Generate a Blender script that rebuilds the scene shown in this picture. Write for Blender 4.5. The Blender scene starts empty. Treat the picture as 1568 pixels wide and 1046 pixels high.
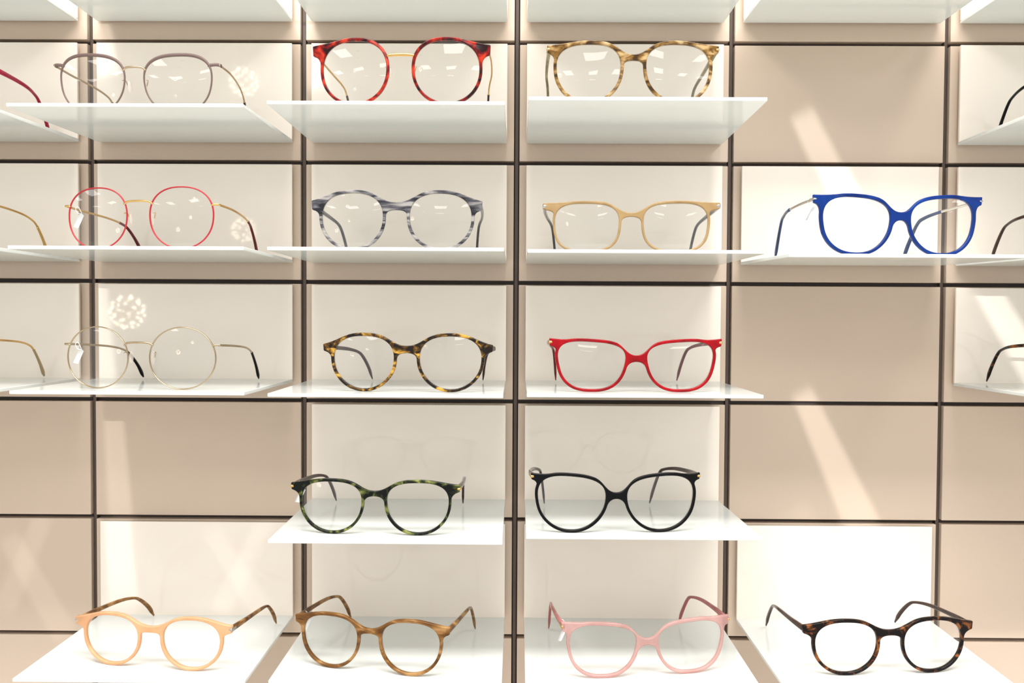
import bpy, math, random
from mathutils import Vector, Matrix
random.seed(4)
sc = bpy.context.scene
sc.view_settings.view_transform = 'Standard'
sc.view_settings.look = 'None'
MM = 0.001
ZC = 1.45          # camera height

# ------------------------------------------------------------------ helpers
def link(o, parent=None):
    sc.collection.objects.link(o)
    if parent: o.parent = parent
    return o
def mesh_obj(name, V, F, mat, parent=None, smooth=True):
    me = bpy.data.meshes.new(name)
    me.from_pydata([tuple(v) for v in V], [], F)
    me.update()
    if smooth:
        for p in me.polygons: p.use_smooth = True
    mats = mat if isinstance(mat, (list, tuple)) else [mat]
    for m in mats: me.materials.append(m)
    return link(bpy.data.objects.new(name, me), parent)
def add_box(V, F, x0, x1, y0, y1, z0, z1):
    b = len(V)
    for x in (x0, x1):
        for y in (y0, y1):
            for z in (z0, z1): V.append((x, y, z))
    for f in ((0,1,3,2),(4,6,7,5),(0,4,5,1),(2,3,7,6),(0,2,6,4),(1,5,7,3)):
        F.append(tuple(b+i for i in f))
def bevel(o, w, seg=2):
    m = o.modifiers.new('bevel', 'BEVEL'); m.width = w; m.segments = seg; m.limit_method = 'ANGLE'
def catmull(P, n):
    P = [Vector(p) for p in P]; out = []
    Q = [P[0]*2-P[1]] + P + [P[-1]*2-P[-2]]
    for i in range(1, len(Q)-2):
        for k in range(n):
            t = k/n; a, b, c, d = Q[i-1], Q[i], Q[i+1], Q[i+2]
            out.append(0.5*((2*b)+(c-a)*t+(2*a-5*b+4*c-d)*t*t+(3*b-3*c+d-a)*t**3))
    out.append(P[-1]); return out
def bez(p0, d0, d1, p3, n):
    L = (p3-p0).length
    a, b = p0+d0.normalized()*L*.4, p3-d1.normalized()*L*.4
    return [p0*(1-t)**3+a*3*t*(1-t)**2+b*3*t*t*(1-t)+p3*t**3 for t in [k/n for k in range(1, n)]]
def interp(tab, t):
    for i in range(len(tab)-1):
        if t <= tab[i+1][0]:
            a, b = tab[i], tab[i+1]; k = (t-a[0])/max(1e-9, b[0]-a[0]); k = max(0, min(1, k)); k = k*k*(3-2*k)
            return a[1]+(b[1]-a[1])*k
    return tab[-1][1]
NC = 12
def section(hu, hv, n=3.2):
    r = []
    for i in range(NC):
        a = 2*math.pi*i/NC
        c, s = math.cos(a), math.sin(a)
        r.append((hu*math.copysign(abs(c)**(2/n), c), hv*math.copysign(abs(s)**(2/n), s)))
    return r
def sweep(V, F, P, wt, dt, B, n=3.2, closed=False):
    base = len(V); N = len(P); B = Vector(B)
    for i, p in enumerate(P):
        t = P[min(i+1, N-1)]-P[max(i-1, 0)]
        t.normalize(); u = t.cross(B).normalized(); b = u.cross(t).normalized()
        s = i/(N-1)
        for (a, c) in section(wt(s), dt(s), n):
            V.append(p+u*a+b*c)
    for i in range(N-1):
        j = i+1
        for k in range(NC):
            l = (k+1) % NC
            F.append((base+i*NC+k, base+i*NC+l, base+j*NC+l, base+j*NC+k))
    F.append(tuple(base+k for k in range(NC))[::-1])
    F.append(tuple(base+(N-1)*NC+k for k in range(NC)))
def ellipsoid(V, F, c, r, nu=12, nv=8):
    b = len(V)
    for i in range(nv+1):
        ph = math.pi*i/nv
        for j in range(nu):
            th = 2*math.pi*j/nu
            V.append(Vector((c[0]+r[0]*math.sin(ph)*math.cos(th), c[1]+r[1]*math.sin(ph)*math.sin(th), c[2]+r[2]*math.cos(ph))))
    for i in range(nv):
        for j in range(nu):
            k = (j+1) % nu
            F.append((b+i*nu+j, b+(i+1)*nu+j, b+(i+1)*nu+k, b+i*nu+k))

# ------------------------------------------------------------------ materials
def newmat(name):
    m = bpy.data.materials.new(name); m.use_nodes = True
    nt = m.node_tree; return m, nt, nt.nodes['Principled BSDF'], nt.nodes['Material Output']
def srgb(c):
    return tuple(((v/255+0.055)/1.055)**2.4 if v > 10 else v/255/12.92 for v in c)+(1,)
def plain(name, col, rough=0.4, metal=0, noise=0.0, nscale=30, coat=0):
    m, nt, p, o = newmat(name)
    p.inputs['Roughness'].default_value = rough; p.inputs['Metallic'].default_value = metal
    p.inputs['Coat Weight'].default_value = coat; p.inputs['Coat Roughness'].default_value = .03
    c = srgb(col)
    tc = nt.nodes.new('ShaderNodeTexCoord'); nz = nt.nodes.new('ShaderNodeTexNoise'); nz.inputs['Scale'].default_value = nscale
    nt.links.new(tc.outputs['Object'], nz.inputs['Vector'])
    r = nt.nodes.new('ShaderNodeValToRGB')
    r.color_ramp.elements[0].position = .3; r.color_ramp.elements[1].position = .7
    r.color_ramp.elements[0].color = tuple(v*(1-noise) for v in c[:3])+(1,)
    r.color_ramp.elements[1].color = tuple(min(1, v*(1+noise)) for v in c[:3])+(1,)
    nt.links.new(nz.outputs['Fac'], r.inputs['Fac']); nt.links.new(r.outputs['Color'], p.inputs['Base Color'])
    return m
def acetate(name, cols, scale=110, stretch=(1, 1, 1), alpha=1.0, rough=0.05, rot=(0, 0, 0), dist=0.6, spec=.3):
    m, nt, p, o = newmat(name)
    p.inputs['Roughness'].default_value = rough
    p.inputs['Specular IOR Level'].default_value = spec
    tc = nt.nodes.new('ShaderNodeTexCoord'); mp = nt.nodes.new('ShaderNodeMapping')
    mp.inputs['Scale'].default_value = stretch; mp.inputs['Rotation'].default_value = rot
    nz = nt.nodes.new('ShaderNodeTexNoise'); nz.inputs['Scale'].default_value = scale
    nz.inputs['Detail'].default_value = 3; nz.inputs['Distortion'].default_value = dist
    r = nt.nodes.new('ShaderNodeValToRGB'); e = r.color_ramp.elements
    while len(e) < len(cols): e.new(0.5)
    for k, (pos, c) in zip(e, cols): k.position = pos
    for k, (pos, c) in zip(e, cols): k.color = srgb(c)
    L = nt.links.new
    L(tc.outputs['Object'], mp.inputs['Vector']); L(mp.outputs[0], nz.inputs['Vector'])
    L(nz.outputs['Fac'], r.inputs['Fac']); L(r.outputs['Color'], p.inputs['Base Color'])
    if alpha < 1:
        tr = nt.nodes.new('ShaderNodeBsdfTransparent'); mx = nt.nodes.new('ShaderNodeMixShader')
        gm = nt.nodes.new('ShaderNodeGamma'); gm.inputs[1].default_value = .75
        L(r.outputs['Color'], gm.inputs[0]); L(gm.outputs[0], tr.inputs['Color'])
        mx.inputs[0].default_value = alpha
        L(tr.outputs[0], mx.inputs[1]); L(p.outputs[0], mx.inputs[2]); L(mx.outputs[0], o.inputs['Surface'])
    return m
lensM, nt, p, o = newmat('demo_lens')
nt.nodes.remove(p)
lw = nt.nodes.new('ShaderNodeLayerWeight'); lw.inputs[0].default_value = .5
pw = nt.nodes.new('ShaderNodeMath'); pw.operation = 'POWER'; pw.inputs[1].default_value = 4
mr = nt.nodes.new('ShaderNodeMath'); mr.operation = 'MULTIPLY_ADD'; mr.inputs[1].default_value = .8; mr.inputs[2].default_value = .08
tr = nt.nodes.new('ShaderNodeBsdfTransparent'); tr.inputs[0].default_value = (.99, .995, .99, 1)
gl = nt.nodes.new('ShaderNodeBsdfGlossy'); gl.inputs['Roughness'].default_value = 0.01
mx = nt.nodes.new('ShaderNodeMixShader')
nt.links.new(lw.outputs['Facing'], pw.inputs[0]); nt.links.new(pw.outputs[0], mr.inputs[0])
nt.links.new(mr.outputs[0], mx.inputs[0]); nt.links.new(tr.outputs[0], mx.inputs[1]); nt.links.new(gl.outputs[0], mx.inputs[2]); nt.links.new(mx.outputs[0], o.inputs['Surface'])
shelfM, nt, p, o = newmat('white_acrylic')
p.inputs['Base Color'].default_value = (.82, .838, .815, 1); p.inputs['Roughness'].default_value = 0.1
tl = nt.nodes.new('ShaderNodeBsdfTranslucent'); tl.inputs[0].default_value = (.84, .88, .84, 1)
mx = nt.nodes.new('ShaderNodeMixShader'); mx.inputs[0].default_value = 0.2
nt.links.new(p.outputs[0], mx.inputs[1]); nt.links.new(tl.outputs[0], mx.inputs[2]); nt.links.new(mx.outputs[0], o.inputs['Surface'])

creamM = plain('cream_gloss_panel', (242, 232, 219), rough=0.25, noise=0.02, nscale=8, coat=.8)
beigeM = plain('beige_lacquer', (201, 182, 163), rough=0.3, noise=0.04, nscale=5)
grooveM = plain('dark_groove', (62, 51, 45), rough=0.5, noise=0.1)
railM = plain('bronze_rail', (86, 73, 65), rough=0.4, metal=0.3, noise=0.05)
floorM = plain('pale_floor', (224, 218, 210), rough=0.3, noise=0.04, nscale=3)
goldM = plain('gold_metal', (214, 174, 108), rough=0.2, metal=1)
silverM = plain('silver_metal', (190, 186, 180), rough=0.22, metal=1)
palegoldM = plain('pale_gold_metal', (178, 158, 128), rough=0.22, metal=1)
tagM = plain('tag_paper', (240, 240, 240), rough=0.6)
padM = acetate('silicone_pad', [(0, (235, 230, 222)), (1, (245, 240, 235))], alpha=0.35)

# ------------------------------------------------------------------ room
PX, PZ = 210*MM, 117.4*MM
X0 = -2*MM
ZG = ZC+271.3*MM
V, F = [], []
gx, gz = 5.4*MM, 4.0*MM
for i in range(-8, 8):
    for j in range(-7, 12):
        xa, xb = X0+i*PX+gx/2, X0+(i+1)*PX-gx/2
        zb, za = ZG-j*PZ-gz/2, ZG-(j+1)*PZ+gz/2
        if za < 0.02: continue
        add_box(V, F, xa, xb, 0, 10*MM, za, zb)
wall = mesh_obj('wall_back', V, F, beigeM, smooth=False); bevel(wall, 0.5*MM)
V, F = [], []
add_box(V, F, X0-8*PX, X0+8*PX, 9*MM, 60*MM, 0, ZG+7*PZ)
mesh_obj('backing_board', V, F, grooveM, parent=wall, smooth=False)
V, F = [], []
for i in range(-8, 9):
    x = X0+i*PX
    add_box(V, F, x-1.5*MM, x+1.5*MM, 4*MM, 9.5*MM, 0.02, ZG+7*PZ)
mesh_obj('slotted_rails', V, F, railM, parent=wall, smooth=False)
V, F = [], []
add_box(V, F, -1.8, 1.8, -4, 0.06, -0.05, 0)
mesh_obj('floor', V, F, floorM, smooth=False)

# ------------------------------------------------------------------ shelves
SH_D = 150*MM; TH = 3*MM
def shelf_z(row): return ZG-row*PZ+20*MM
def cell_cx(col): return X0+(col-4)*PX+PX/2
tilts = {(1, 2): -3, (1, 3): -.5, (1, 4): 3.5, (2, 5): -3.5, (4, 4): 2, (1, 1): -3, (2, 4): -1, (3, 3): -1, (4, 3): -3, (2, 6): -3,
         (5, 2): -1.5, (5, 3): -1.5, (5, 4): -1.5, (5, 5): -1.5}
cells = [(0, c) for c in range(0, 8)]+[(1, c) for c in (0, 1, 2, 3, 4, 6, 7)]+[(2, c) for c in range(0, 8)] + \
        [(3, c) for c in (0, 1, 2, 3, 4, 6, 7)]+[(4, 3), (4, 4)]+[(5, c) for c in (2, 3, 4, 5)]
for (r, c) in cells:
    e = bpy.data.objects.new('display_shelf', None); link(e)
    e.location = (cell_cx(c), 0, shelf_z(r))
    hw = 95.5*MM
    V, F = [], []
    add_box(V, F, -hw, hw, -6.5*MM, -3.5*MM, 0, PZ-23*MM)
    o = mesh_obj('back_panel', V, F, creamM, e, False); bevel(o, 0.5*MM)
    V, F = [], []
    add_box(V, F, -hw+4*MM, hw-4*MM, -4*MM, 0, 5*MM, PZ-30*MM)
    mesh_obj('mounting_block', V, F, creamM, e, False)
    V, F = [], []
    add_box(V, F, -hw, hw, -SH_D, -3.5*MM, -TH/2, TH/2)
    o = mesh_obj('shelf_plate', V, F, shelfM, e, False); bevel(o, 0.5*MM)
    dz = tilts.get((r, c), 0)*MM
    o.rotation_euler = (-math.atan2(dz, SH_D), 0, 0)

# ------------------------------------------------------------------ eyeglasses
def lens_outline(g, N=96):
    a, b = g['a'], g['b']; nt_, nb = g.get('nt', 2.4), g.get('nb', 2.1)
    tp, cat, nas = g.get('tp', .08), g.get('cat', 0), g.get('nas', 0)
    raw = []
    for i in range(720):
        th = 2*math.pi*i/720; c, s = math.cos(th), math.sin(th)
        n = nt_ if s > 0 else nb
        x = a*math.copysign(abs(c)**(2/n), c); z = b*math.copysign(abs(s)**(2/n), s)
        q = z/b
        x *= 1-tp*.4+tp*q
        if x < 0: x *= 1-nas*max(0, -q)**1.5
        k = max(0, min(1, (q+.3)/1.3))
        z += cat*(x/a)*k
        raw.append(Vector((x, z)))
    L = [0]
    for i in range(720): L.append(L[-1]+(raw[(i+1) % 720]-raw[i]).length)
    out = []; j = 0
    for k in range(N):
        d = L[-1]*k/N
        while L[j+1] < d: j += 1
        t = (d-L[j])/max(1e-9, L[j+1]-L[j]); out.append(raw[j].lerp(raw[(j+1) % 720], t))
    for _ in range(3):
        out = [(out[i-1]+out[i]*2+out[(i+1) % N])/4 for i in range(N)]
    return out

def flat_front(loops, dep):
    cu = bpy.data.curves.new('tmp', 'CURVE'); cu.dimensions = '2D'; cu.fill_mode = 'BOTH'
    bd = .8
    cu.extrude = dep/2-bd; cu.bevel_depth = bd; cu.bevel_resolution = 4; cu.offset = -bd
    for lp in loops:
        s = cu.splines.new('POLY'); s.points.add(len(lp)-1); s.use_cyclic_u = True
        for p_, q in zip(s.points, lp): p_.co = (q.x, q.y, 0, 1)
    ob = bpy.data.objects.new('tmp', cu); sc.collection.objects.link(ob)
    dg = bpy.context.evaluated_depsgraph_get(); dg.update()
    me = bpy.data.meshes.new_from_object(ob.evaluated_get(dg))
    V = [Vector((v.co.x, -v.co.z, v.co.y)) for v in me.vertices]
    F = [tuple(p_.vertices) for p_ in me.polygons]
    bpy.data.objects.remove(ob); bpy.data.meshes.remove(me)
    return V, F

def make_glasses(g):
    e = bpy.data.objects.new('eyeglasses', None); link(e)
    mat = g['mat']; metal = g.get('metal', False); tmat = g.get('tmat', mat); armM = g.get('arm', goldM)
    cx, hx = g['cx'], g['hx']; rw = g.get('rw', 2.5); dep = g.get('dep', 3.6)
    if metal: rw, dep = g.get('rw', 1.2), g.get('dep', 1.6)
    O = lens_outline(g); N = len(O); a, b = g['a'], g['b']
    zmin = min(p.y for p in O)
    zoff = -zmin+rw
    WK = 4.0/4900
    nrm = []
    for i in range(N):
        t = (O[(i+1) % N]-O[i-1]).normalized(); nrm.append(Vector((t.y, -t.x)))
    top = g.get('topw', 0.3 if not metal else 0)
    def wid(n): return rw+top*max(0, n.y)**1.5
    zb = g.get('zb', .45)*b
    nasal = min((p for p in O if p.x < 0), key=lambda p: abs(p.y-zb))
    xb = cx+nasal.x-rw*.45; arch = g.get('arch', 1.5)
    zbb = zb+zoff
    ht, hb = g.get('ht', 20), g.get('hb', 13)
    hz = zoff+(ht+hb)/2
    BV, BF = [], []
    if metal:
        V, F = [], []
        for sgn in (1, -1):
            base = len(V)
            for i in range(N):
                p, n = O[i], nrm[i]; w = wid(n)
                for (u, v) in section(w/2, dep/2, 2):
                    q = p+n*(w/2+u); V.append(Vector((sgn*(cx+q.x), v, q.y+zoff)))
            for i in range(N):
                j = (i+1) % N
                for k in range(NC):
                    l = (k+1) % NC
                    f = (base+i*NC+k, base+j*NC+k, base+j*NC+l, base+i*NC+l)
                    F.append(f if sgn > 0 else f[::-1])
        ea = math.radians(g.get('ea', 28))
        best = max(O, key=lambda p: (p.x/a)*math.cos(ea)+(p.y/b)*math.sin(ea))
        hz = best.y+zoff+.8
        own = g.get('endown')
        EV, EF = (V, F) if (own or not g.get('bmat')) else (BV, BF)
        for sgn in (1, -1):
            P = catmull([(sgn*(cx+best.x+.3), 0, best.y+zoff), (sgn*(hx-3), 0, hz), (sgn*hx, 1.5, hz), (sgn*hx, 5, hz)], 6)
            sweep(EV, EF, P, lambda t: g.get('endw', 1.1), lambda t: .8, (0, .3, 1) if not own else (0, 1, .01), 2.4)
    else:
        off = Vector((cx, zoff))
        Q = [O[i]+nrm[i]*wid(nrm[i])+off for i in range(N)]
        def idx(cond, key): return min((i for i in range(N) if cond(O[i])), key=lambda i: key(O[i]))
        iB = idx(lambda p: p.y > 0 and p.x > 0, lambda p: abs(p.x-g.get('kB', .35)*a))
        iC = idx(lambda p: p.x > 0, lambda p: abs(p.y-(hb-g.get('kC', 6))) + (0 if p.y < b*.75 else 99))
        iA = idx(lambda p: p.y > 0 and p.x < 0, lambda p: abs(p.x+g.get('kA', .62)*a))
        zt_, zm_ = g.get('zt', .60)*b, g.get('zm', .32)*b
        iD = idx(lambda p: p.x < 0, lambda p: abs(p.y-(zm_-g.get('kD', .22)*b)))
        def tan(i): return (Q[(i+1) % N]-Q[i-1]).normalized()
        c1, c2 = Vector((hx, zoff+ht)), Vector((hx-.6, zoff+hb))
        cd = (c1-Q[iB]).normalized(); cd = (cd+Vector((.6, g.get('up', 0)))).normalized()
        hinge = bez(Q[iB], -tan(iB), cd, c1, 9)
        m1 = [c1+Vector((-.5, .0)), c1+Vector((0, -.6)), c2+Vector((.15, .6)), c2+Vector((-.6, 0))]
        lowd = Vector((-1, -.25))
        low = bez(m1[-1], lowd, -tan(iC), Q[iC], 9)
        def walk(i, j):
            r = [i]
            while r[-1] != j: r.append((r[-1]-1) % N)
            return r
        inner = [[p+off for p in O], [Vector((-(p.x+cx), p.y+zoff)) for p in O]]
        if g.get('bmat'):
            R = hinge+m1+low+[Q[k] for k in walk(iC, iB)]
            loops = [R, [Vector((-p.x, p.y)) for p in R]]+inner
        else:
            bt, bm = Vector((0, zoff+zt_)), Vector((0, zoff+zm_))
            R = [bt]+bez(bt, Vector((1, 0)), -tan(iA), Q[iA], 10)+[Q[k] for k in walk(iA, iB)]+hinge+m1+low+[Q[k] for k in walk(iC, iD)] + \
                bez(Q[iD], -tan(iD), Vector((-1, 0)), bm, 10)+[bm]
            loops = [R+[Vector((-p.x, p.y)) for p in R[1:-1]][::-1]]+inner
        V, F = flat_front(loops, dep)
    if metal or g.get('bmat'):
        P = catmull([(-xb, 0, zbb-1), (-xb*.72, -1, zbb+arch*.7), (0, -1.5, zbb+arch), (xb*.72, -1, zbb+arch*.7), (xb, 0, zbb-1)], 8)
        sweep(BV, BF, P, lambda t: g.get('bwire', .9), lambda t: .9, (0, 1, 0), 2)
    for q in V: q.y += WK*q.x*q.x
    fo = mesh_obj('frame_front', [q*MM for q in V], F, mat, e)
    if not metal: fo.data.set_sharp_from_angle(angle=math.radians(50))
    if BV:
        for q in BV: q.y += WK*q.x*q.x
        mesh_obj('bridge', [q*MM for q in BV], BF, g.get('bmat', mat), e)
    for sgn, nm in ((1, 'lens_right'), (-1, 'lens_left')):
        LV, LF = [], []
        rings = 8; SAG = 2.2
        LV.append(Vector((sgn*cx, -SAG, zoff)))
        for r in range(1, rings+1):
            k = r/rings
            for p in O:
                q = p*k*1.01
                LV.append(Vector((sgn*(cx+q.x), -SAG*(1-k*k)+.3, q.y+zoff)))
        for i in range(N):
            fs = [(0, 1+i, 1+(i+1) % N)]
            for r in range(rings-1):
                a0 = 1+r*N; b0 = 1+(r+1)*N
                fs.append((a0+i, b0+i, b0+(i+1) % N, a0+(i+1) % N))
            LF += fs if sgn > 0 else [f[::-1] for f in fs]
        LV[0].y += .3
        for q in LV: q.y += WK*q.x*q.x
        mesh_obj(nm, [q*MM for q in LV], LF, lensM, e)
    inn = g.get('inn', 10); y0 = WK*hx*hx+1.0; bend = g.get('bend', 82); TL = g.get('TL', 106)
    for sgn, nm in ((1, 'temple_right'), (-1, 'temple_left')):
        hx2 = hx-(1.9 if not metal else 0)
        pts = [(sgn*hx2, y0-.8, hz), (sgn*(hx2+.6), 30, hz-1.2), (sgn*(hx-inn*.3), 60, hz-3.5),
               (sgn*(hx-inn*.6), bend-4, hz-7), (sgn*(hx-inn*.75), bend+5, hz-12), (sgn*(hx-inn*.9), TL-8, hz*.38), (sgn*(hx-inn), TL, 2.2)]
        P = catmull(pts, 8); n1 = len(P)
        tw = g.get('tw', 3.6)
        if g.get('wire', metal):
            k = int(n1*g.get('split', .55))
            tk = g.get('tipk', 1)
            TV, TF = [], []
            sweep(TV, TF, P[:k+1], lambda t: .95*tk, lambda t: .7, (1, 0, 0), 2.4)
            mesh_obj(nm+'_arm', [q*MM for q in TV], TF, armM, e)
            TV, TF = [], []
            sweep(TV, TF, P[k-2:], lambda t: tk*interp([(0, 1.2), (.5, 1.5), (.85, 2.1), (1, .9)], t), lambda t: interp([(0, 1.0), (.9, 1.2), (1, .6)], t), (1, 0, 0), 2.4)
            mesh_obj(nm+'_tip', [q*MM for q in TV], TF, tmat, e)
        else:
            TV, TF = [], []
            h0 = min(5.2, ht-hb-.6)
            sweep(TV, TF, P, lambda t: interp([(0, h0/2), (.25, tw/2), (.5, tw/2*.72), (.9, tw/2*1.15), (1, tw/2*.5)], t), lambda t: interp([(0, 1.6), (.4, 1.2), (.9, 1.2), (1, .6)], t), (1, 0, 0), 3)
            mesh_obj(nm, [q*MM for q in TV], TF, tmat, e)
    if g.get('plate'):
        HV, HF = [], []
        for sgn in (1, -1):
            yy = WK*hx*hx
            pl = g.get('plen', 2.6)
            P = [Vector((sgn*(hx+.15-pl*(1-t/5)), yy-.1, hz)) for t in range(6)]
            sweep(HV, HF, P, lambda t: g.get('pw', 1.3), lambda t: dep/2+.3, (0, 1, 0), 3)
            P = [Vector((sgn*(hx-.1), yy+t*1.2, hz)) for t in range(6)]
            sweep(HV, HF, P, lambda t: g.get('pw', 1.3), lambda t: .45, (1, 0, 0), 3)
        mesh_obj('corner_plates', [q*MM for q in HV], HF, g['plate'], e)
    if metal or g.get('pads'):
        NV, NF, WV, WF = [], [], [], []
        for sgn in (1, -1):
            zz = zoff; xx = xb-1.5
            ellipsoid(NV, NF, (sgn*(xx-1.2), 5.5, zz), (1.4, 2.6, 5.2))
            P = catmull([(sgn*(xb+.8), .5, zz+4), (sgn*(xx+1.5), 4.5, zz+4.5), (sgn*(xx), 5.3, zz)], 5)
            sweep(WV, WF, P, lambda t: .4, lambda t: .4, (0, .2, 1), 2)
        mesh_obj('nose_pads', [q*MM for q in NV], NF, padM, e)
        mesh_obj('pad_arms', [q*MM for q in WV], WF, g.get('bmat') or armM, e)
    if g.get('tag'):
        TV, TF = [], []
        ty = 16; tz = hz-1.5
        c, s = math.cos(.5), math.sin(.5)
        bx = -(hx-2.5)
        for (du, dz) in ((-2.2, -15), (2.2, -16), (2.6, -5), (0, -3), (-2, -5)):
            TV.append(Vector((bx+4+du*c-(dz+3)*-.45, ty+du*s, tz+dz)))
        m_ = len(TV)
        for q in list(TV): TV.append(q+Vector((-.3*s, .3*c, 0)))
        TF.append(tuple(range(m_))); TF.append(tuple(range(m_, 2*m_))[::-1])
        for i in range(m_): TF.append((i, (i+1) % m_, m_+(i+1) % m_, m_+i))
        P = catmull([(bx+4, ty, tz-3), (bx+1, ty, tz+2.5), (bx-1.5, ty, tz+1), (bx+1, ty-.5, tz-3), (bx+4, ty, tz-3.5)], 5)
        sweep(TV, TF, P, lambda t: .3, lambda t: .3, (0, 1, 0), 2)
        mesh_obj('price_tag', [q*MM for q in TV], TF, tagM, e)
    r, c = g['cell']
    back = g.get('back', 37)*MM
    dz = tilts.get((r, c), 0)*MM; al = math.atan2(dz, SH_D)
    yb = -(SH_D-back)
    z = shelf_z(r)+TH/2*1.02+(-yb)*math.tan(al)
    e.location = (g['x']*MM, yb, z)
    R = Matrix.Rotation(-al, 4, 'X') @ Matrix.Rotation(math.radians(-g.get('yaw', 0)), 4, 'Z')
    e.rotation_euler = R.to_euler()
    return e

# colours
redtort = acetate('red_tortoise', [(.40, (30, 5, 5)), (.50, (112, 14, 10)), (.64, (188, 50, 24))], 95, alpha=.92)
hornolive = acetate('olive_horn', [(.38, (64, 42, 16)), (.5, (128, 94, 46)), (.64, (188, 160, 112))], 85, (1, 1, 2.2), .84, rot=(0, .5, 0))
greyhorn = acetate('grey_horn', [(.38, (38, 38, 44)), (.48, (88, 87, 92)), (.62, (166, 162, 158))], 80, (.5, 1, 3), .82, rot=(0, .25, 0))
sand = acetate('sand_acetate', [(.3, (158, 128, 84)), (.7, (184, 156, 112))], 60, alpha=.72)
blueM = acetate('blue_acetate', [(.3, (3, 30, 92)), (.7, (7, 50, 124))], 60, alpha=.96, spec=.25)
navyM = acetate('navy_acetate', [(.3, (30, 46, 78)), (.7, (54, 74, 112))], 60)
ambertort = acetate('amber_tortoise', [(.45, (26, 18, 13)), (.54, (86, 60, 24)), (.65, (200, 152, 60))], 120, (1, 1, 1.5), alpha=.96, spec=.25)
darkbrown = acetate('dark_brown_acetate', [(.3, (34, 22, 19)), (.7, (72, 48, 40))], 90)
redM = acetate('red_acetate', [(.35, (112, 0, 8)), (.65, (160, 3, 18))], 60, alpha=.95, spec=.25)
bordM = acetate('bordeaux_acetate', [(.3, (78, 16, 22)), (.7, (112, 30, 36))], 80)
greentort = acetate('green_tortoise', [(.47, (8, 11, 7)), (.56, (46, 54, 22)), (.69, (130, 134, 72))], 120, spec=.2)
blackM = acetate('black_acetate', [(.3, (2, 2, 3)), (.7, (5, 5, 6))], 60, spec=.18)
peachM = acetate('peach_acetate', [(.3, (224, 174, 128)), (.7, (238, 198, 156))], 50, alpha=.6)
brownM = acetate('honey_brown_acetate', [(.36, (86, 54, 22)), (.5, (128, 86, 40)), (.66, (180, 138, 86))], 70, (.6, 1, 1.8), .84)
pinkM = acetate('rose_crystal_acetate', [(.3, (218, 178, 172)), (.7, (232, 200, 195))], 60, alpha=.38)
pinkT = acetate('rose_acetate', [(.3, (152, 82, 82)), (.7, (182, 114, 110))], 60)
darktort = acetate('dark_tortoise', [(.5, (15, 9, 8)), (.58, (66, 36, 18)), (.7, (146, 86, 40))], 140, spec=.2)
taupeM = plain('taupe_metal', (100, 80, 74), rough=.45, metal=.1)
redmetal = plain('red_enamel', (170, 8, 28), rough=.3)
crimT = acetate('crimson_tip', [(.3, (140, 8, 44)), (.7, (166, 18, 62))], 60)
greyT = acetate('grey_tip', [(.3, (66, 66, 70)), (.7, (104, 102, 104))], 60)
oliveT = acetate('olive_tip', [(.3, (96, 86, 60)), (.7, (150, 136, 100))], 60)

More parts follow.
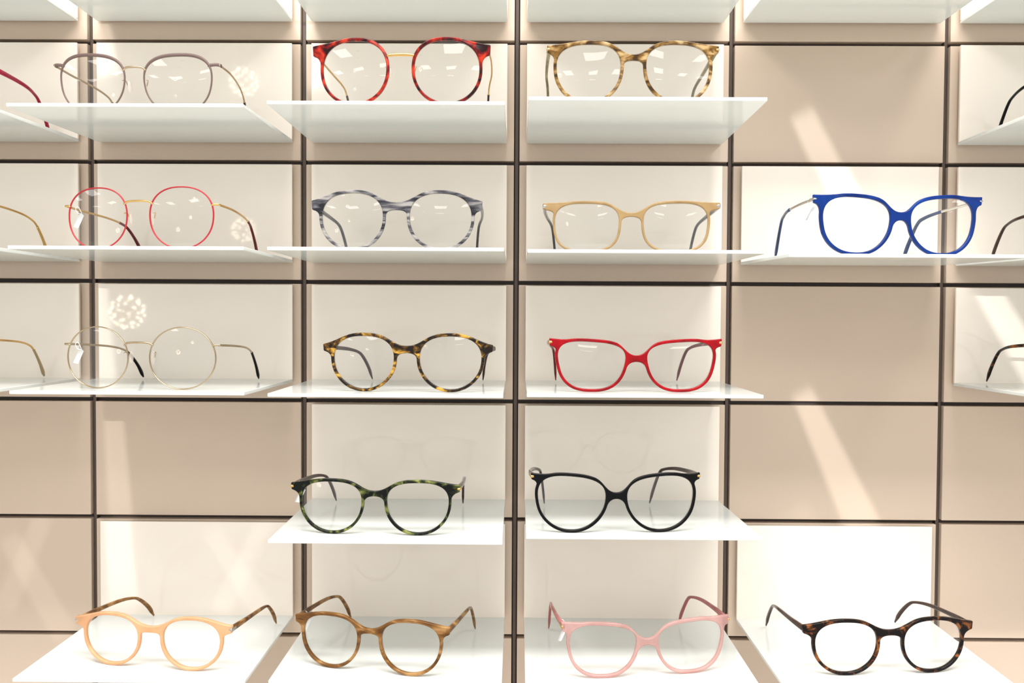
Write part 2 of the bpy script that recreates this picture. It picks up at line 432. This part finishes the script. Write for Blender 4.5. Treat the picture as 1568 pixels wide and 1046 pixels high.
G = [
 dict(cell=(1, 2), x=-328, a=28.6, b=24, cx=36.8, hx=71.5, nt=2.7, nb=2.15, tp=.12, cat=1.4, metal=True, endown=True, endw=1.4, mat=taupeM, topw=1.6, rw=1.4, bmat=palegoldM, arm=palegoldM, tmat=darkbrown, yaw=1, zb=.55, arch=1.5, back=42, split=.7, ea=33),
 dict(cell=(1, 3), x=-97, a=26.9, b=25.1, cx=38, hx=73.5, nt=2.35, nb=2.1, tp=.05, mat=redtort, rw=2.5, dep=3, bmat=goldM, arm=goldM, tmat=darkbrown, wire=True, yaw=2, zb=.5, arch=.5, back=14, pads=True, bwire=1.3, split=.72, ht=22, hb=13.5, kC=8),
 dict(cell=(1, 4), x=94, a=27, b=23.3, cx=36.8, hx=71, nt=2.7, nb=2.15, tp=.1, mat=hornolive, rw=2.6, tmat=oliveT, back=20, plate=goldM, ht=23, hb=16.5, inn=5, zt=.62, zm=.42),
 dict(cell=(2, 2), x=-320.5, a=27.2, b=25.2, cx=37.5, hx=68.5, nt=2.3, nb=2.15, tp=.05, metal=True, mat=redmetal, bmat=goldM, arm=goldM, tmat=bordM, yaw=6, zb=.5, arch=1.5, back=31, tag=True, ea=18, split=.5),
 dict(cell=(2, 3), x=-103, a=26.7, b=22.9, cx=37.3, hx=72.5, nt=2.4, nb=2.15, tp=.08, mat=greyhorn, rw=2.5, tmat=greyT, back=33, ht=17, hb=9, kB=.2, zt=.66, zm=.38),
 dict(cell=(2, 4), x=95, a=27.4, b=19.6, cx=37.2, hx=74.5, nt=3.1, nb=2.9, tp=.07, cat=.6, mat=sand, rw=2, tmat=greyT, plate=silverM, plen=8, pw=1.9, yaw=3, back=33, ht=20.5, hb=15, kB=.4, kC=5, zt=.60, zm=.43, kA=.75),
 dict(cell=(2, 5), x=320, a=29.2, b=22.8, cx=37.3, hx=74, nt=2.8, nb=2.35, tp=.12, cat=2.2, nas=.06, mat=blueM, rw=2.8, tmat=navyM, wire=True, arm=silverM, split=.36, tipk=1.25, yaw=-5, back=32, tag=True, plate=silverM, pw=.9, ht=25.2, hb=18, kB=.45, zt=.48, zm=.18, up=.1, kC=8),
 dict(cell=(3, 2), x=-316, a=27.6, b=25.2, cx=37.6, hx=68.3, nt=2.05, nb=2.05, tp=.0, metal=True, mat=palegoldM, arm=palegoldM, tmat=blackM, yaw=6, zb=.45, arch=1.5, back=20, rw=1.0, tag=True, ea=22, split=.62),
 dict(cell=(3, 3), x=-92, a=26.4, b=21.9, cx=36.4, hx=71.5, nt=2.4, nb=2.1, tp=.1, mat=ambertort, rw=2.5, tmat=darkbrown, yaw=3, back=19, inn=18, ht=15, hb=9, kB=.2, zt=.64, zm=.36),
 dict(cell=(3, 4), x=98.5, a=28.7, b=19.5, cx=37, hx=72.3, nt=3.1, nb=2.8, tp=.16, cat=1.8, nas=.03, mat=redM, rw=2.4, tmat=bordM, yaw=-2, back=20, plate=goldM, inn=14, ht=22.6, hb=16, kB=.55, zt=.44, zm=.16, up=.1, kC=5),
 dict(cell=(4, 3), x=-118.5, a=26.4, b=20.8, cx=36.3, hx=71.5, nt=2.7, nb=2.15, tp=.12, mat=greentort, rw=2.3, tmat=darkbrown, yaw=3, back=17, plate=goldM, tag=True, ht=19, hb=13, kB=.3, zt=.66, zm=.45),
 dict(cell=(4, 4), x=82, a=28.8, b=22, cx=36.8, hx=70.5, nt=2.75, nb=2.2, tp=.14, cat=2.2, nas=.06, mat=blackM, rw=2.4, tmat=darkbrown, yaw=-3, back=12, plate=goldM, inn=20, ht=24.6, hb=19, kB=.5, zt=.40, zm=.16, up=.15, kC=6),
 dict(cell=(5, 2), x=-308, a=25.6, b=20.2, cx=36.2, hx=71.5, nt=2.4, nb=2.1, tp=.1, mat=peachM, rw=2.5, tmat=brownM, yaw=8, back=22, plate=silverM, inn=8, ht=16.5, hb=10, kB=.2, zt=.66, zm=.4),
 dict(cell=(5, 3), x=-122.5, a=25.6, b=21, cx=35.6, hx=69, nt=2.6, nb=2.15, tp=.12, mat=brownM, rw=2.5, tmat=brownM, yaw=12, back=18, tag=True, inn=6, ht=19, hb=12.5, zt=.64, zm=.44),
 dict(cell=(5, 4), x=109, a=28.8, b=20.6, cx=37.3, hx=72, nt=2.9, nb=2.6, tp=.16, cat=2.0, nas=.04, mat=pinkM, rw=2.5, tmat=pinkT, yaw=-8, back=15, tag=True, inn=8, plate=goldM, plen=1.6, ht=24, hb=16.5, kB=.45, zt=.42, zm=.16),
 dict(cell=(5, 5), x=313.5, a=26.8, b=21, cx=37.9, hx=74.5, nt=2.5, nb=2.15, tp=.1, mat=darktort, rw=2.6, tmat=darkbrown, yaw=-5, back=22, inn=10, ht=18.5, hb=11.5, kB=.2, zt=.68, zm=.46),
 dict(cell=(1, 1), x=-523, a=27, b=22, cx=37, hx=71, mat=redM, tmat=crimT, yaw=3),
 dict(cell=(2, 1), x=-526, a=26, b=24, cx=37, hx=68, metal=True, mat=goldM, tmat=goldM, yaw=6, split=.7),
 dict(cell=(3, 1), x=-529, a=26, b=24, cx=37, hx=68, metal=True, mat=palegoldM, tmat=palegoldM, yaw=4, split=.7),
 dict(cell=(1, 6), x=529, a=27, b=22, cx=37, hx=71, mat=blackM, tmat=blackM, yaw=-4, tw=2.8),
 dict(cell=(2, 6), x=526, a=27, b=22, cx=37, hx=71, mat=darkbrown, tmat=darkbrown, yaw=-4, tag=True, tw=3),
 dict(cell=(3, 6), x=524, a=27, b=22, cx=37, hx=71, mat=darktort, tmat=darktort, yaw=-4, tw=3.2),
]
for g in G: make_glasses(g)

# ------------------------------------------------------------------ pendant lamps (reflected in the glossy panels)
bulbM, nt, p, o = newmat('crystal_bulb_glow')
p.inputs['Emission Color'].default_value = (1, .88, .66, 1); p.inputs['Emission Strength'].default_value = 34
brassM = plain('lamp_brass', (190, 150, 96), rough=.3, metal=1)
for (x, y, z) in ((-1.33, -2.0, ZC+.02), (-1.13, -2.6, ZC+.97), (-1.33, -3.2, ZC+.43)):
    e = bpy.data.objects.new('crystal_pendant_lamp', None); link(e); e.location = (x, y, z)
    V, F = [], []
    nb_ = 44
    for i in range(nb_):
        zz = 1-2*(i+.5)/nb_; a = i*2.39996; rr = math.sqrt(1-zz*zz)
        ellipsoid(V, F, (rr*math.cos(a)*.055, rr*math.sin(a)*.055, zz*.055), (.004, .004, .004), 8, 6)
    mesh_obj('crystal_bulbs', V, F, bulbM, e)
    V, F = [], []
    ellipsoid(V, F, (0, 0, 0), (.012, .012, .012))
    for i in range(nb_):
        zz = 1-2*(i+.5)/nb_; a = i*2.39996; rr = math.sqrt(1-zz*zz)
        d = Vector((rr*math.cos(a), rr*math.sin(a), zz))*.055
        sweep(V, F, [Vector((0, 0, 0)), d*.5, d], lambda t: .0008, lambda t: .0008, Vector((.3, .5, .8)), 2)
    sweep(V, F, [Vector((0, 0, 0)), Vector((0, 0, .5)), Vector((0, 0, 3.2-z))], lambda t: .0025, lambda t: .0025, (0, 1, 0), 2)
    ellipsoid(V, F, (0, 0, 3.2-z), (.06, .06, .012))
    mesh_obj('stem_and_canopy', V, F, brassM, e)

# ------------------------------------------------------------------ lights
# surroundings of the shop: bright room with a grid of ceiling light panels
w = bpy.data.worlds.new('shop_interior'); sc.world = w; w.use_nodes = True
nt = w.node_tree; bg = nt.nodes['Background']; L = nt.links.new
bg.inputs[0].default_value = (1, .985, .968, 1)
def wm(op, a, b=None, c=None):
    n = nt.nodes.new('ShaderNodeMath'); n.operation = op
    for k, v in enumerate((a, b, c)):
        if v is None: continue
        if isinstance(v, (int, float)): n.inputs[k].default_value = v
        else: L(v, n.inputs[k])
    return n.outputs[0]
tc = nt.nodes.new('ShaderNodeTexCoord'); sp = nt.nodes.new('ShaderNodeSeparateXYZ'); L(tc.outputs['Generated'], sp.inputs[0])
zc_ = wm('MAXIMUM', sp.outputs[2], .05)
fx = wm('FRACT', wm('MULTIPLY_ADD', wm('DIVIDE', sp.outputs[0], zc_), .9, 20.1))
fy = wm('FRACT', wm('MULTIPLY_ADD', wm('DIVIDE', sp.outputs[1], zc_), .7, 20.3))
mk = wm('MULTIPLY', wm('MULTIPLY', wm('LESS_THAN', fx, .35), wm('LESS_THAN', fy, .3)), wm('GREATER_THAN', sp.outputs[2], .22))
L(wm('MULTIPLY_ADD', mk, 4.2, .96), bg.inputs[1])
def area(name, loc, target, sx, sy, power, col=(1, .98, .96)):
    l = bpy.data.lights.new(name, 'AREA'); l.shape = 'RECTANGLE'; l.size = sx; l.size_y = sy; l.energy = power; l.color = col
    o = bpy.data.objects.new(name, l); link(o); o.location = loc
    o.rotation_euler = (Vector(target)-Vector(loc)).to_track_quat('-Z', 'Y').to_euler()
    return o
area('ceiling_light', (0, -.9, ZC+1.3), (0, -.1, ZC-.1), 1.8, .3, 44)
def streak(name, loc, p_top, p_bot, w_top, w_bot, power):
    """helper spot, added to imitate a streak of reflected light on the wall. points are (x,z) mm on the wall relative to eye height"""
    A = Vector((p_top[0]*MM, 0, ZC+p_top[1]*MM)); B = Vector((p_bot[0]*MM, 0, ZC+p_bot[1]*MM)); C = (A+B)/2
    loc = Vector(loc)
    f = (C-loc).normalized(); zax = -f
    up = (A-B).normalized(); xax = up.cross(zax).normalized(); yax = zax.cross(xax).normalized()
    M = Matrix((xax, yax, zax)).transposed().to_4x4(); M.translation = loc
    Mi = M.inverted()
    a, b = Mi@A, Mi@B
    hl = (abs(a.y/-a.z)+abs(b.y/-b.z))/2
    dist = (C-loc).length
    wa, wb = w_top*MM/dist/2, w_bot*MM/dist/2
    l = bpy.data.lights.new(name, 'SPOT'); l.energy = power; l.shadow_soft_size = .004
    l.spot_size = 2*math.atan(max(hl, wa, wb)*1.25); l.spot_blend = 0.0; l.color = (1, 1, 1)
    l.use_nodes = True; nt = l.node_tree; em = nt.nodes.get('Emission')
    L = nt.links.new
    tc = nt.nodes.new('ShaderNodeTexCoord'); sp = nt.nodes.new('ShaderNodeSeparateXYZ'); L(tc.outputs['Normal'], sp.inputs[0])
    def m(op, a, b=None, c=None):
        n = nt.nodes.new('ShaderNodeMath'); n.operation = op
        for k, v in enumerate((a, b, c)):
            if v is None: continue
            if isinstance(v, (int, float)): n.inputs[k].default_value = v
            else: L(v, n.inputs[k])
        return n.outputs[0]
    az = m('ABSOLUTE', sp.outputs[2])
    u = m('DIVIDE', sp.outputs[0], az); v = m('DIVIDE', sp.outputs[1], az)
    vn = m('DIVIDE', v, hl)
    hwid = m('MULTIPLY_ADD', vn, (wa-wb)/2, (wa+wb)/2)
    du = m('DIVIDE', m('ABSOLUTE', u), hwid)
    def sstep(x, lo, hi):
        n = nt.nodes.new('ShaderNodeMapRange'); n.interpolation_type = 'SMOOTHSTEP'
        L(x, n.inputs[0]); n.inputs[1].default_value = lo; n.inputs[2].default_value = hi; n.inputs[3].default_value = 1; n.inputs[4].default_value = 0
        return n.outputs[0]
    mask = m('MULTIPLY', sstep(du, .7, 1.0), sstep(m('ABSOLUTE', vn), .8, 1.0))
    L(mask, em.inputs['Strength'])
    o = bpy.data.objects.new(name, l); link(o); o.matrix_world = M
def W(px, py): return ((px-793)/1.55, (490-py)/1.55)
LR = (.3, -1.5, ZC+.3); LL = (-.4, -1.5, ZC+.3)  # origins of the added helper spots that imitate light streaks on the wall
streak('streak_helper', (.25, -1.5, ZC+.55), W(1215, 160), W(1345, 420), 28, 38, 52)
streak('streak_helper', LR, W(1222, 585), W(1335, 825), 24, 42, 52)
streak('streak_helper', (.5, -1.5, ZC+.3), W(1475, 400), W(1600, 605), 26, 36, 46)
streak('streak_helper', LL, W(155, 400), W(190, 950), 14, 34, 32)
streak('streak_helper', LL, W(140, -20), W(175, 130), 18, 26, 45)
streak('streak_helper', LL, W(455, -20), W(490, 150), 18, 26, 40)
streak('streak_helper', LR, W(1100, -20), W(1098, 790), 18, 22, 16)
streak('streak_helper', LL, W(0, 820), W(100, 995), 24, 30, 16)
streak('streak_helper', LL, W(65, 790), W(-5, 950), 22, 26, 14)
streak('streak_helper', LL, W(320, 810), W(410, 955), 20, 26, 9)
streak('streak_helper', LL, W(415, 790), W(335, 955), 18, 24, 9)
streak('streak_helper', LR, W(1190, 780), W(1290, 965), 70, 100, 12)
streak('streak_helper', (.5, -1.5, ZC+.1), W(1535, 960), W(1535, 1110), 120, 120, 22)

# ------------------------------------------------------------------ camera
cam = bpy.data.cameras.new('camera'); co = bpy.data.objects.new('camera', cam); link(co)
cam.sensor_width = 36; cam.lens = 36*1263/1568; cam.clip_start = .01
psi, th, roll = math.radians(.4), math.radians(1.5), math.radians(.3)
f = Vector((-math.sin(psi)*math.cos(th), math.cos(psi)*math.cos(th), -math.sin(th)))
zax = -f; xax = Vector((0, 0, 1)).cross(zax).normalized(); yax = zax.cross(xax)
M = Matrix((xax, yax, zax)).transposed().to_4x4() @ Matrix.Rotation(roll, 4, 'Z')
M.translation = (0, -.815, ZC)
co.matrix_world = M
sc.camera = co
